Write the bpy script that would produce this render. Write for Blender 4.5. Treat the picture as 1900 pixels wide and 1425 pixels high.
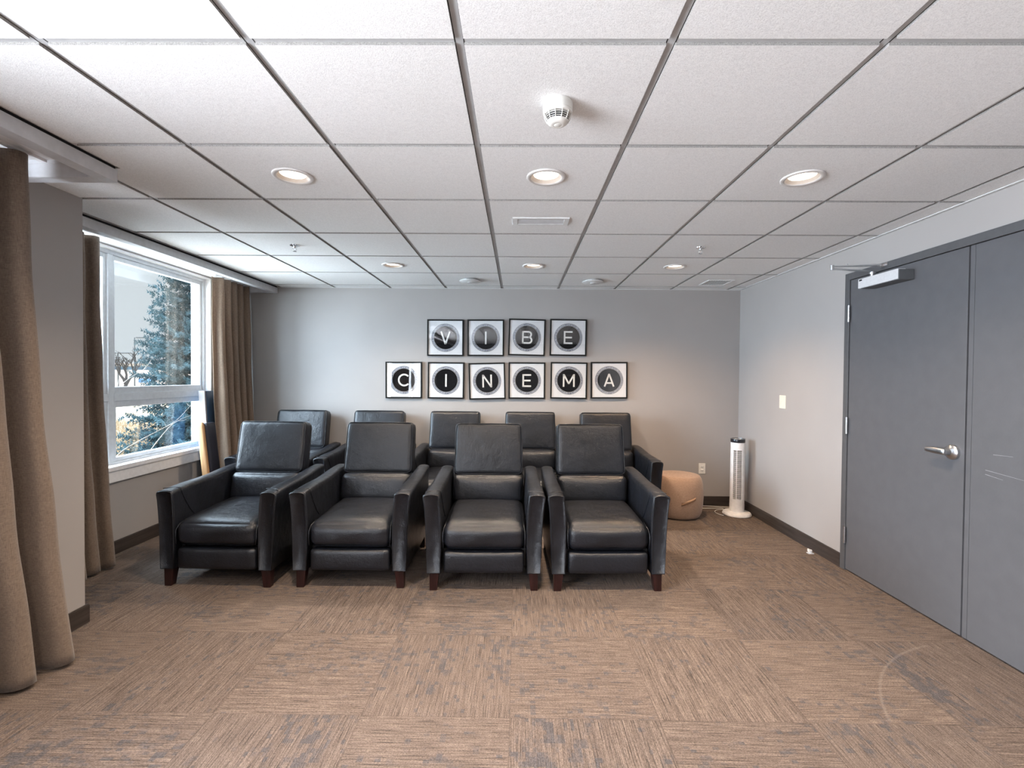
import bpy, bmesh, math, random
from math import sin, cos, pi, radians, sqrt
from mathutils import Vector, Matrix, noise

for o in list(bpy.data.objects):
    bpy.data.objects.remove(o)
SC = bpy.context.scene
COL = SC.collection

# ------------------------------------------------------------------ camera
F, YAW, PIT, ROL, CH = 878.71, -.01147, -.01644, .00846, 1.396
cam = bpy.data.cameras.new('camera'); camo = bpy.data.objects.new('camera', cam); COL.objects.link(camo)
cam.sensor_width = 36; cam.lens = F * 36 / 1900; cam.clip_start = .05; cam.clip_end = 500
c, s = cos(YAW), sin(YAW); MA = Matrix(((c, -s, 0), (s, c, 0), (0, 0, 1)))
c, s = cos(PIT), sin(PIT); MB = Matrix(((1, 0, 0), (0, c, s), (0, -s, c)))
c, s = cos(ROL), sin(ROL); MC = Matrix(((c, 0, s), (0, 1, 0), (-s, 0, c)))
RW = (MC @ MB @ MA).transposed()              # columns: right, forward, up in the world
M3 = Matrix((RW.col[0], RW.col[2], -RW.col[1])).transposed()
camo.matrix_world = Matrix.Translation((0, 0, CH)) @ M3.to_4x4()
SC.camera = camo

# ------------------------------------------------------------------ sky, daylight, exposure
SC.view_settings.view_transform = 'Standard'
SC.view_settings.look = 'None'
SC.view_settings.exposure = 0.60
SC.view_settings.gamma = 1.0
SC.view_settings.use_curve_mapping = False

W = bpy.data.worlds.new('overcast_sky'); SC.world = W; W.use_nodes = True
wn = W.node_tree; wn.nodes.clear()
wo = wn.nodes.new('ShaderNodeOutputWorld'); wb = wn.nodes.new('ShaderNodeBackground')
tc = wn.nodes.new('ShaderNodeTexCoord'); sp = wn.nodes.new('ShaderNodeSeparateXYZ')
wr = wn.nodes.new('ShaderNodeValToRGB')
wn.links.new(tc.outputs['Generated'], sp.inputs[0]); wn.links.new(sp.outputs['Z'], wr.inputs[0])
r = wr.color_ramp
r.elements[0].position = 0.0; r.elements[0].color = (.56, .555, .56, 1)
r.elements[1].position = 1.0; r.elements[1].color = (5.0, 5.4, 6.0, 1)
e = r.elements.new(.22); e.color = (.57, .57, .58, 1)
e = r.elements.new(.45); e.color = (2.6, 2.8, 3.1, 1)
wn.links.new(wr.outputs[0], wb.inputs[0]); wb.inputs[1].default_value = 1.0
wn.links.new(wb.outputs[0], wo.inputs[0])

def light(name, kind, loc, energy, color, direction=(0, 0, -1), **kw):
    l = bpy.data.lights.new(name, kind); l.energy = energy; l.color = color
    for k, v in kw.items(): setattr(l, k, v)
    o = bpy.data.objects.new(name, l); COL.objects.link(o); o.location = loc
    o.rotation_euler = Vector(direction).to_track_quat('-Z', 'Y').to_euler()
    return o
# daylight entering by the tall window beside the camera: sky above, pale ground below (outside its glass)
light('window_daylight', 'AREA', (-4.3, -.1, 3.1), 1050, (.76, .87, 1.0), (1, .0, -.42), shape='RECTANGLE', size=3.8, size_y=3.0)
light('window_ground_bounce', 'AREA', (-2.75, -.1, 1.40), 330, (.84, .90, 1.0), (1, .0, .10), shape='RECTANGLE', size=3.4, size_y=1.5)
# daylight entering obliquely by the far window, from beyond the step in the facade
light('far_window_daylight', 'AREA', (-5.5, 3.0, 3.0), 1350, (.76, .87, 1.0), (1, 0, -.32), shape='RECTANGLE', size=4.2, size_y=3.0)
light('far_window_ground_bounce', 'AREA', (-5.5, 3.2, .95), 400, (.86, .92, 1.0), (1, 0, .12), shape='RECTANGLE', size=4.0, size_y=2.0)

# ------------------------------------------------------------------ helpers
def obj(name, bm, mat, parent=None, smooth=False, label=None):
    me = bpy.data.meshes.new(name)
    bmesh.ops.recalc_face_normals(bm, faces=bm.faces[:])
    bm.to_mesh(me); bm.free()
    mats = mat if isinstance(mat, (list, tuple)) else [mat]
    for m in mats: me.materials.append(m)
    if smooth:
        for p in me.polygons: p.use_smooth = True
    o = bpy.data.objects.new(name, me); COL.objects.link(o)
    if parent: o.parent = parent
    if label: o['label'] = label
    return o
def auto(o, ang=35):
    me = o.data
    for p in me.polygons: p.use_smooth = True
    bm = bmesh.new(); bm.from_mesh(me)
    for e in bm.edges:
        if len(e.link_faces) == 2 and e.calc_face_angle(0) > radians(ang): e.smooth = False
    bm.to_mesh(me); bm.free()
    return o
def bev(o, w=.004, n=2):
    m = o.modifiers.new('bevel', 'BEVEL'); m.width = w; m.segments = n; m.limit_method = 'ANGLE'; m.angle_limit = radians(40)
    return o
def tag(o, label, cat, group=None):
    o['label'] = label; o['category'] = cat
    if group: o['group'] = group
    return o
def thing(name, label, cat, loc=(0, 0, 0), rz=0, group=None):
    o = bpy.data.objects.new(name, None); COL.objects.link(o); o.location = loc; o.rotation_euler = (0, 0, rz)
    o.empty_display_size = .1
    return tag(o, label, cat, group)
def struct(name, bm, m, parent=None, smooth=False):
    o = obj(name, bm, m, parent, smooth)
    if not parent: o['kind'] = 'structure'
    return o
def BM(): return bmesh.new()
def box(bm, x0, x1, y0, y1, z0, z1, mi=0, M=None):
    vs = [bm.verts.new((x, y, z)) for z in (z0, z1) for y in (y0, y1) for x in (x0, x1)]
    if M is not None:
        for v in vs: v.co = M @ v.co
    for f in ((0, 2, 3, 1), (4, 5, 7, 6), (0, 1, 5, 4), (2, 6, 7, 3), (0, 4, 6, 2), (1, 3, 7, 5)):
        fc = bm.faces.new([vs[i] for i in f]); fc.material_index = mi
    return vs
def ring(bm, pts): return [bm.verts.new(p) for p in pts]
def bridge(bm, a, b, mi=0, closed=True):
    n = len(a)
    for i in range(n if closed else n - 1):
        f = bm.faces.new((a[i], a[(i + 1) % n], b[(i + 1) % n], b[i])); f.material_index = mi
def lathe(bm, prof, n=32, cx=0, cy=0, mi=0, cap=True, sx=1, sy=1):
    rs = []
    for (rr, z) in prof:
        rs.append(ring(bm, [(cx + rr * sx * cos(2 * pi * i / n), cy + rr * sy * sin(2 * pi * i / n), z) for i in range(n)]))
    for a, b in zip(rs, rs[1:]): bridge(bm, a, b, mi)
    if cap:
        for q in (rs[0], rs[-1]):
            f = bm.faces.new(q); f.material_index = mi
    return rs
def tube(bm, pts, rad, n=8, mi=0, closed=False):
    pts = [Vector(p) for p in pts]; rs = []; N = len(pts)
    prev = None
    for i, p in enumerate(pts):
        a = pts[(i - 1) % N] if (i > 0 or closed) else pts[0]; b = pts[(i + 1) % N] if (i < N - 1 or closed) else pts[-1]
        t = (b - a).normalized()
        if prev is None:
            up = Vector((0, 0, 1)) if abs(t.z) < .9 else Vector((1, 0, 0)); u = t.cross(up).normalized()
        else:
            u = (prev - t * prev.dot(t)).normalized()
        prev = u; w = t.cross(u)
        rr = rad[i] if isinstance(rad, (list, tuple)) else rad
        rs.append(ring(bm, [p + (u * cos(2 * pi * k / n) + w * sin(2 * pi * k / n)) * rr for k in range(n)]))
    for a, b in zip(rs, rs[1:]): bridge(bm, a, b, mi)
    if closed: bridge(bm, rs[-1], rs[0], mi)
    else:
        for q in (rs[0], rs[-1]): bm.faces.new(q).material_index = mi
def cyl(bm, p, q, rad, n=16, mi=0): tube(bm, [p, q], rad, n, mi)
def cushion(bm, cx, cy, cz, w, d, h, r, bx=0, by=0, bz=0, n=14, M=None, wr=0, seed=0):
    """rounded box with crowned faces; bx/by/bz = bulge of the faces across each axis"""
    hx, hy, hz = w / 2, d / 2, h / 2
    cache = {}
    def put(p):
        k = (round(p[0], 5), round(p[1], 5), round(p[2], 5))
        if k in cache: return cache[k]
        # denser near edges
        q = [sin(v * pi / 2) for v in p]
        P = Vector((q[0] * hx, q[1] * hy, q[2] * hz))
        I = Vector((max(-hx + r, min(hx - r, P.x)), max(-hy + r, min(hy - r, P.y)), max(-hz + r, min(hz - r, P.z))))
        D = P - I
        if D.length > 1e-9: P = I + D.normalized() * r
        fx, fy, fz = cos(q[0] * pi / 2), cos(q[1] * pi / 2), cos(q[2] * pi / 2)
        P.x += bx * p[0] ** 3 * sqrt(max(0, fy * fz)); P.y += by * p[1] ** 3 * sqrt(max(0, fx * fz)); P.z += bz * p[2] ** 3 * sqrt(max(0, fx * fy))
        if wr:
            nn = noise.noise(Vector((P.x * 9 + seed, P.y * 9, P.z * 9))) * wr
            P += P.normalized() * nn
        P += Vector((cx, cy, cz))
        if M is not None: P = M @ P
        cache[k] = bm.verts.new(P); return cache[k]
    g = [-1 + 2 * i / n for i in range(n + 1)]
    for ax in range(3):
        for sg in (-1, 1):
            for i in range(n):
                for j in range(n):
                    q = []
                    for (a, b) in ((g[i], g[j]), (g[i + 1], g[j]), (g[i + 1], g[j + 1]), (g[i], g[j + 1])):
                        p = [0, 0, 0]; p[ax] = sg; p[(ax + 1) % 3] = a; p[(ax + 2) % 3] = b; q.append(put(p))
                    if len(set(q)) == 4: bm.faces.new(q)
def dup(root, loc=None, rz=None, label=None, name=None):
    r = root.copy(); COL.objects.link(r)
    if loc is not None: r.location = loc
    if rz is not None: r.rotation_euler = (0, 0, rz)
    if label: r['label'] = label
    for ch in list(root.children):
        c2 = ch.copy(); COL.objects.link(c2); c2.parent = r
        for g in ch.children:
            d = g.copy(); COL.objects.link(d); d.parent = c2
    return r

# ------------------------------------------------------------------ materials
class NT:
    def __init__(s, name):
        s.m = bpy.data.materials.new(name); s.m.use_nodes = True; s.t = s.m.node_tree; s.t.nodes.clear()
        s.out = s.n('ShaderNodeOutputMaterial')
    def n(s, k, **kw):
        x = s.t.nodes.new(k)
        for a, b in kw.items(): setattr(x, a, b)
        return x
    def l(s, a, b): s.t.links.new(a, b)
    def val(s, v, inp):
        if hasattr(v, 'is_output') or hasattr(v, 'links'): s.l(v, inp)
        else: inp.default_value = v
    def math(s, op, a, b=0, c=0):
        x = s.n('ShaderNodeMath', operation=op)
        s.val(a, x.inputs[0]); s.val(b, x.inputs[1]); s.val(c, x.inputs[2]); return x.outputs[0]
    def comb(s, x, y, z):
        q = s.n('ShaderNodeCombineXYZ'); s.val(x, q.inputs[0]); s.val(y, q.inputs[1]); s.val(z, q.inputs[2]); return q.outputs[0]
    def noise(s, vec, scale, detail=2, rough=.5):
        q = s.n('ShaderNodeTexNoise'); q.inputs['Scale'].default_value = scale; q.inputs['Detail'].default_value = detail
        q.inputs['Roughness'].default_value = rough; s.l(vec, q.inputs['Vector']); return q.outputs['Fac']
    def ramp(s, fac, stops, const=False):
        q = s.n('ShaderNodeValToRGB'); s.l(fac, q.inputs[0]); r = q.color_ramp
        if const: r.interpolation = 'CONSTANT'
        r.elements[0].position = stops[0][0]; r.elements[0].color = (*stops[0][1], 1)
        r.elements[1].position = stops[-1][0]; r.elements[1].color = (*stops[-1][1], 1)
        for p, cc in stops[1:-1]:
            e = r.elements.new(p); e.color = (*cc, 1)
        return q.outputs[0]
    def mix(s, f, a, b, mode='MIX'):
        q = s.n('ShaderNodeMix', data_type='RGBA', blend_type=mode)
        s.val(f, q.inputs[0])
        for v, i in ((a, 6), (b, 7)):
            if isinstance(v, tuple): q.inputs[i].default_value = (*v[:3], 1)
            else: s.l(v, q.inputs[i])
        return q.outputs[2]
    def bump(s, h, strength=.3, dist=.01):
        q = s.n('ShaderNodeBump'); q.inputs['Strength'].default_value = strength; q.inputs['Distance'].default_value = dist
        s.l(h, q.inputs['Height']); return q.outputs[0]
    def coord(s, k='Object'): return s.n('ShaderNodeTexCoord').outputs[k]
    def bsdf(s, color, rough=.5, metal=0, spec=.5, normal=None, **kw):
        b = s.n('ShaderNodeBsdfPrincipled')
        if isinstance(color, tuple): b.inputs['Base Color'].default_value = (*color[:3], 1)
        else: s.l(color, b.inputs['Base Color'])
        s.val(rough, b.inputs['Roughness']); s.val(metal, b.inputs['Metallic']); b.inputs['Specular IOR Level'].default_value = spec
        if normal is not None: s.l(normal, b.inputs['Normal'])
        for k, v in kw.items(): s.val(v, b.inputs[k.replace('_', ' ')])
        s.l(b.outputs[0], s.out.inputs[0]); return b

def plain(name, color, rough=.5, metal=0, spec=.5, nscale=30, namp=.06, bump=0, bscale=200):
    t = NT(name); v = t.coord()
    n = t.noise(v, nscale, 3)
    lo = tuple(x * (1 - namp) for x in color); hi = tuple(min(1, x * (1 + namp)) for x in color)
    col = t.ramp(n, [(.3, lo), (.7, hi)])
    nm = t.bump(t.noise(v, bscale, 2), bump, .002) if bump else None
    t.bsdf(col, rough, metal, spec, nm)
    return t.m

T = .6096
FX, FY = -.0198, 2.5218
def carpet_mat():
    t = NT('carpet_tiles'); co = t.coord(); sp = t.n('ShaderNodeSeparateXYZ'); t.l(co, sp.inputs[0])
    X = t.math('DIVIDE', t.math('SUBTRACT', sp.outputs[0], FX), T); Y = t.math('DIVIDE', t.math('SUBTRACT', sp.outputs[1], FY), T)
    ix, iy = t.math('FLOOR', X), t.math('FLOOR', Y)
    par = t.math('ABSOLUTE', t.math('MODULO', t.math('ADD', t.math('ADD', ix, iy), 100), 2))   # 1 or 0
    lx, ly = t.math('SUBTRACT', X, ix), t.math('SUBTRACT', Y, iy)
    # along / across, in metres
    inv = t.math('SUBTRACT', 1, par)
    u = t.math('ADD', t.math('MULTIPLY', sp.outputs[0], par), t.math('MULTIPLY', sp.outputs[1], inv))
    v = t.math('ADD', t.math('MULTIPLY', sp.outputs[1], par), t.math('MULTIPLY', sp.outputs[0], inv))
    seed = t.math('ADD', t.math('MULTIPLY', ix, 7.31), t.math('MULTIPLY', iy, 3.77))
    # yarn rows
    rows = t.noise(t.comb(t.math('MULTIPLY', u, 7), t.math('MULTIPLY', v, 260), seed), 1, 2, .6)
    rows2 = t.noise(t.comb(t.math('MULTIPLY', u, 2.2), t.math('MULTIPLY', v, 120), seed), 1, 1, .5)
    # short worn dashes snapped to yarn blocks
    us = t.math('SNAP', u, .022); vs = t.math('SNAP', v, .014)
    dash = t.noise(t.comb(t.math('MULTIPLY', us, 23), t.math('MULTIPLY', vs, 30), seed), 1, 2, .6)
    big = t.noise(t.comb(t.math('MULTIPLY', u, 2.0), t.math('MULTIPLY', v, 3.4), seed), 1, 3, .6)
    blot = t.math('ADD', t.math('MULTIPLY', dash, .55), t.math('MULTIPLY', big, .45))
    fine = t.noise(t.comb(t.math('MULTIPLY', u, 150), t.math('MULTIPLY', v, 330), seed), 1, 2, .7)
    base = t.ramp(rows, [(.28, (.050, .040, .035)), (.42, (.135, .104, .086)), (.68, (.225, .174, .143))])
    base = t.mix(t.ramp(rows2, [(.34, (.5, .5, .5)), (.46, (0, 0, 0))]), base, (.115, .088, .075))
    bl = t.ramp(blot, [(.545, (0, 0, 0)), (.60, (.72, .72, .72))])
    col = t.mix(bl, base, (.085, .082, .088))
    col = t.mix(t.ramp(blot, [(.30, (.28, .28, .28)), (.42, (0, 0, 0))]), col, (.34, .27, .215))
    col = t.mix(.7, col, t.ramp(fine, [(.34, (.35, .35, .35)), (.62, (1.15, 1.15, 1.15))]), 'MULTIPLY')
    wn_ = t.n('ShaderNodeTexWhiteNoise', noise_dimensions='2D'); t.l(t.comb(ix, iy, 0), wn_.inputs[0])
    tint = t.ramp(wn_.outputs[0], [(0, (.90, .90, .91)), (1, (1.07, 1.05, 1.03))])
    col = t.mix(1.0, col, tint, 'MULTIPLY')
    ex = t.math('MINIMUM', t.math('MINIMUM', lx, t.math('SUBTRACT', 1, lx)), t.math('MINIMUM', ly, t.math('SUBTRACT', 1, ly)))
    seam = t.ramp(ex, [(.0015, (1, 1, 1)), (.004, (0, 0, 0))])
    col = t.mix(t.math('MULTIPLY', seam, .45), col, (.06, .045, .038))
    # pale scuffed arc left on the pile by the swinging door
    dx = t.math('SUBTRACT', sp.outputs[0], 2.415); dy = t.math('SUBTRACT', sp.outputs[1], 1.57)
    rad = t.math('SQRT', t.math('ADD', t.math('MULTIPLY', dx, dx), t.math('MULTIPLY', dy, dy)))
    arc = t.ramp(t.math('MULTIPLY', t.math('ABSOLUTE', t.math('SUBTRACT', rad, .952)), 40), [(.05, (1, 1, 1)), (.38, (0, 0, 0))])
    arc = t.math('MULTIPLY', arc, t.math('MULTIPLY', t.math('GREATER_THAN', dy, .36), t.math('LESS_THAN', dx, -.25)))
    col = t.mix(t.math('MULTIPLY', arc, .16), col, (.36, .31, .28))
    h = t.math('ADD', t.math('MULTIPLY', rows, .8), t.math('MULTIPLY', fine, .5))
    t.bsdf(col, .95, 0, .15, t.bump(h, .9, .006))
    return t.m
def leather_mat():
    t = NT('black_leather'); co = t.coord()
    vo = t.n('ShaderNodeTexVoronoi'); vo.inputs['Scale'].default_value = 260; t.l(co, vo.inputs['Vector'])
    grain = t.noise(co, 320, 3, .6); crease = t.noise(co, 13, 3, .55); soft = t.noise(co, 4, 2)
    col = t.ramp(soft, [(.3, (.0055, .0065, .009)), (.7, (.010, .0118, .017))])
    h = t.math('ADD', t.math('ADD', t.math('MULTIPLY', vo.outputs['Distance'], .25), t.math('MULTIPLY', grain, .2)), t.math('MULTIPLY', crease, 2.1))
    ro = t.math('ADD', t.math('MULTIPLY', crease, .14), .24)
    t.bsdf(col, ro, 0, .48, t.bump(h, .5, .006))
    return t.m
def glass_mat(name, tint=(1, 1, 1), rough=.0, ior=1.5):
    t = NT(name)
    tr = t.n('ShaderNodeBsdfTransparent'); tr.inputs[0].default_value = (*tint, 1)
    gl = t.n('ShaderNodeBsdfGlossy'); gl.inputs['Roughness'].default_value = rough; gl.inputs[0].default_value = (1, 1, 1, 1)
    fr = t.n('ShaderNodeFresnel'); ge = t.n('ShaderNodeNewGeometry')
    t.l(t.math('ADD', ior, t.math('MULTIPLY', ge.outputs['Backfacing'], 1 / ior - ior)), fr.inputs[0])
    # faint dust so that the shader stays procedural
    n = t.noise(t.coord(), 8, 2); f = t.math('MULTIPLY', fr.outputs[0], t.math('ADD', t.math('MULTIPLY', n, .1), .95))
    mx = t.n('ShaderNodeMixShader'); t.l(f, mx.inputs[0]); t.l(tr.outputs[0], mx.inputs[1]); t.l(gl.outputs[0], mx.inputs[2])
    t.l(mx.outputs[0], t.out.inputs[0]); return t.m
def tile_mat():
    t = NT('mineral_fibre_tile'); co = t.coord()
    n = t.noise(co, 330, 3, .7); n2 = t.noise(co, 60, 2)
    col = t.ramp(n, [(.36, (.62, .62, .615)), (.52, (.80, .80, .795)), (.7, (.86, .86, .855))])
    col = t.mix(.25, col, t.ramp(n2, [(.3, (.72, .72, .715)), (.7, (.86, .86, .855))]))
    t.bsdf(col, .95, 0, .2, t.bump(n, .35, .003)); return t.m
def fabric_mat(name, c1, c2, trans=.0):
    t = NT(name); co = t.coord(); sp = t.n('ShaderNodeSeparateXYZ'); t.l(co, sp.inputs[0])
    a = t.noise(t.comb(t.math('MULTIPLY', sp.outputs[0], 60), t.math('MULTIPLY', sp.outputs[1], 60), t.math('MULTIPLY', sp.outputs[2], 700)), 1, 2)
    b = t.noise(t.comb(t.math('MULTIPLY', sp.outputs[0], 700), t.math('MULTIPLY', sp.outputs[1], 700), t.math('MULTIPLY', sp.outputs[2], 40)), 1, 2)
    w = t.math('MULTIPLY', t.math('ADD', a, b), .5)
    col = t.ramp(w, [(.36, c1), (.62, c2)])
    bs = t.bsdf(col, .9, 0, .2, t.bump(w, .3, .002), Sheen_Weight=.25)
    if trans:
        tl = t.n('ShaderNodeBsdfTranslucent'); t.l(col, tl.inputs[0])
        mx = t.n('ShaderNodeMixShader'); mx.inputs[0].default_value = trans
        t.l(bs.outputs[0], mx.inputs[1]); t.l(tl.outputs[0], mx.inputs[2]); t.l(mx.outputs[0], t.out.inputs[0])
    return t.m
def wood_mat(name, c1, c2, axis=1, rough=.5, sc=1):
    t = NT(name); co = t.coord(); sp = t.n('ShaderNodeSeparateXYZ'); t.l(co, sp.inputs[0])
    k = [60 * sc] * 3; k[axis] = 2.5 * sc
    n = t.noise(t.comb(*[t.math('MULTIPLY', sp.outputs[i], k[i]) for i in range(3)]), 1, 4, .65)
    t.bsdf(t.ramp(n, [(.3, c1), (.7, c2)]), rough, 0, .4, t.bump(n, .15, .002)); return t.m
def emit(name, color, strength):
    t = NT(name); e = t.n('ShaderNodeEmission'); e.inputs[0].default_value = (*color, 1); e.inputs[1].default_value = strength
    t.l(e.outputs[0], t.out.inputs[0]); return t.m
def brick_mat():
    t = NT('grey_brick'); co = t.coord(); sp = t.n('ShaderNodeSeparateXYZ'); t.l(co, sp.inputs[0])
    b = t.n('ShaderNodeTexBrick'); t.l(t.comb(t.math('ADD', sp.outputs[0], sp.outputs[1]), sp.outputs[2], 0), b.inputs['Vector'])
    b.inputs['Color1'].default_value = (.20, .19, .185, 1); b.inputs['Color2'].default_value = (.30, .28, .26, 1); b.inputs['Mortar'].default_value = (.50, .48, .45, 1)
    b.inputs['Scale'].default_value = 1; b.inputs['Brick Width'].default_value = .2; b.inputs['Row Height'].default_value = .075; b.inputs['Mortar Size'].default_value = .008
    t.bsdf(b.outputs[0], .9, 0, .2); return t.m
def ground_mat():
    t = NT('dry_field'); co = t.coord()
    n = t.noise(co, .35, 5, .7); n2 = t.noise(co, 9, 4, .75)
    c1 = t.ramp(n2, [(.3, (.20, .145, .09)), (.6, (.52, .40, .27)), (.8, (.72, .60, .45))])
    t.bsdf(t.mix(t.ramp(n, [(.5, (0, 0, 0)), (.62, (1, 1, 1))]), c1, (.72, .66, .58)), .95, 0, .1); return t.m
def needle_mat():
    t = NT('blue_spruce_needles'); co = t.coord(); n = t.noise(co, 3, 3)
    n2 = t.noise(co, 60, 2)
    c = t.mix(.5, t.ramp(n, [(.3, (.035, .085, .105)), (.7, (.12, .23, .28))]), t.ramp(n2, [(.3, (.03, .07, .08)), (.7, (.20, .33, .38))]))
    t.bsdf(c, .8, 0, .2); return t.m
def ringprint_mat():
    t = NT('printed_key_rim'); co = t.coord()
    n = t.noise(co, 170, 4, .7)
    t.bsdf(t.ramp(n, [(.38, (.04, .045, .07)), (.5, (.30, .32, .38)), (.62, (.72, .74, .79))], ), .5, 0, .3); return t.m

M_wall = plain('taupe_wall_paint', (.345, .325, .312), .55, 0, .35, 2, .03, .12, 260)
M_front = plain('dark_unseen_wall_paint', (.035, .033, .033), .7)  # invented dark tone on the unseen wall, cuts reflections in glass and leather
M_edge = plain('raw_tile_edge', (.36, .35, .335), .95, 0, .1, 300, .3)
M_carpet = carpet_mat(); M_leather = leather_mat(); M_tile = tile_mat()
M_grid = plain('ceiling_grid_enamel', (.70, .71, .71), .4)
M_tee = plain('ceiling_tee_shaded_enamel', (.46, .47, .48), .4)  # enamel greyed so the recess shading sits in its colour
M_white = plain('white_satin_paint', (.74, .74, .75), .42)
M_valance = plain('pale_grey_valance_paint', (.56, .57, .59), .5)
M_vinyl = plain('white_vinyl', (.60, .63, .66), .35)
M_base = wood_mat('dark_brown_baseboard', (.022, .017, .015), (.060, .048, .043), 1, .45)
M_basex = wood_mat('dark_brown_baseboard_x', (.022, .017, .015), (.060, .048, .043), 0, .45)
M_door = plain('charcoal_door_paint', (.092, .092, .098), .42, 0, .45, 14, .05, .10, 90)
M_frame = plain('charcoal_frame_paint', (.076, .076, .080), .45)
M_gap = plain('black_gap_shade', (.006, .006, .007), .8)  # plain black that paints in the shade of gaps and recesses
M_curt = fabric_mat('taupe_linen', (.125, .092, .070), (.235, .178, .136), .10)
M_curt2 = fabric_mat('taupe_linen_lit', (.21, .148, .105), (.36, .26, .19), .30)  # same linen, lightened to paint in the window light
M_lining = fabric_mat('cream_lining', (.60, .52, .44), (.72, .64, .55), .3)
M_mahog = wood_mat('dark_mahogany', (.010, .0035, .0035), (.030, .010, .009), 2, .28)
M_dust = plain('black_dust_cloth', (.012, .012, .014), .9)
M_thread = plain('grey_stitching', (.11, .115, .13), .45)
M_blackfr = plain('black_picture_frame', (.006, .006, .006), .55, 0, .2)
M_print = plain('white_print_paper', (.74, .75, .77), .6, 0, .3, 12, .03)
M_disc = plain('black_print_ink', (.007, .007, .008), .8, 0, .08, 60, .3)
M_letter = plain('ivory_print_ink', (.80, .79, .76), .6)
M_ringp = ringprint_mat()
M_glass = glass_mat('window_glass', (.90, .95, .97)); M_pglass = glass_mat('picture_glass', (.97, .97, .97))
M_steel = plain('satin_steel', (.55, .56, .58), .28, 1.0, .5, 50, .08)
M_chrome = plain('polished_chrome', (.75, .76, .78), .12, 1.0)
M_alu = plain('silver_painted_metal', (.62, .62, .63), .38, .15, .5, 60, .05)
M_cavity = plain('vent_cavity', (.09, .095, .10), .6)
M_closer = plain('dark_grey_closer_casing', (.085, .09, .095), .45)
M_pouf = fabric_mat('tan_corduroy', (.27, .175, .125), (.44, .305, .225))
M_strap = plain('tan_leather_strap', (.42, .25, .15), .5)
M_fan = plain('white_fan_plastic', (.74, .735, .74), .35)
M_fandark = plain('black_fan_plastic', (.012, .013, .018), .2)
M_slot = plain('olive_grey_fan_interior', (.07, .066, .040), .7)
M_plate = plain('cream_plastic_plate', (.72, .69, .60), .4)
M_platew = plain('ivory_plate', (.74, .72, .68), .4)
M_detect = plain('detector_plastic', (.74, .73, .69), .45)
M_trimring = plain('downlight_trim_white', (.66, .64, .62), .4)
M_cone = plain('downlight_baffle', (.52, .47, .42), .3)
M_lens = emit('lamp_lens_glow', (1.0, .84, .70), 3.2)
M_brick = brick_mat(); M_ground = ground_mat(); M_needle = needle_mat()
M_bark = plain('grey_bark', (.055, .048, .045), .9, 0, .2, 40, .3)
M_barkp = plain('pale_twig_bark', (.16, .14, .12), .8, 0, .2, 40, .2)
M_cream = plain('cream_precast_wall', (.66, .58, .52), .8, 0, .2, .5, .05)
M_bwin = plain('blue_tinted_glazing', (.10, .17, .24), .2, 0, .5, .8, .5)
M_bluesign = plain('blue_sign_panel', (.16, .34, .62), .6, 0, .3, 1.2, .6)
M_orange = wood_mat('honey_wood_edge', (.36, .19, .085), (.56, .33, .16), 2, .45)
M_boardface = plain('black_panel_face', (.02, .02, .028), .35)
M_bluepanel = plain('navy_vinyl_panel', (.03, .065, .12), .3)
M_greyedge = plain('grey_panel_edge', (.30, .28, .28), .4)
M_paper = plain('white_label_paper', (.75, .72, .70), .6)
M_ext = plain('exterior_backing', (.2, .2, .2), .9)
M_plenum = plain('dark_plenum', (.05, .05, .05), .9)

# ------------------------------------------------------------------ room shell
CZ = 2.362; XR = 2.415; YB = 5.19; XL = -3.09; XN = -2.40; YS = 2.592; YF = -3.7; TH = .26
bm = BM(); box(bm, XL - .2, XR + .2, YF - .2, YB + .2, -.12, 0); struct('floor', bm, M_carpet)
bm = BM(); box(bm, XL - TH, XR + .2, YB, YB + .2, 0, 2.62); struct('wall_back', bm, M_wall)
bm = BM()
DY0, DY1, DZ = 1.52, 3.522, 2.164      # outer door frame
box(bm, XR, XR + .2, DY1, YB, 0, 2.62); box(bm, XR, XR + .2, YF, DY0, 0, 2.62); box(bm, XR, XR + .2, DY0, DY1, DZ, 2.62)
struct('wall_right', bm, M_wall)
# left: far wall with window opening
WY0, WY1, WZ0, WZ1 = 2.86, 4.745, .66, 2.352
bm = BM()
x0, x1 = XL - .17, XL
box(bm, x0, x1, YS, WY0, 0, 2.62); box(bm, x0, x1, WY1, YB, 0, 2.62); box(bm, x0, x1, WY0, WY1, 0, WZ0); box(bm, x0, x1, WY0, WY1, WZ1, 2.62)
struct('wall_left', bm, M_wall)
# near wall of the left side (steps into the room) with its own tall window
NY0, NY1, NZ0, NZ1 = -1.85, 1.62, .60, 2.2
bm = BM()
box(bm, XN - TH, XN, NY1, YS, 0, 2.62); box(bm, XN - TH, XN, YF, NY0, 0, 2.62); box(bm, XN - TH, XN, NY0, NY1, 0, NZ0); box(bm, XN - TH, XN, NY0, NY1, NZ1, 2.62)
box(bm, XL - .17, XN - TH, YS - .2, YS, 0, 2.62)
struct('wall_left_near', bm, M_wall)
bm = BM(); box(bm, XN - TH, XR + .2, YF - .2, YF, 0, 2.62); struct('wall_front', bm, M_front)
bm = BM(); box(bm, XL - TH, XR + .2, YF - .2, YB + .2, 2.56, 2.66); struct('ceiling_slab', bm, M_plenum)['kind'] = 'structure'

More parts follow.
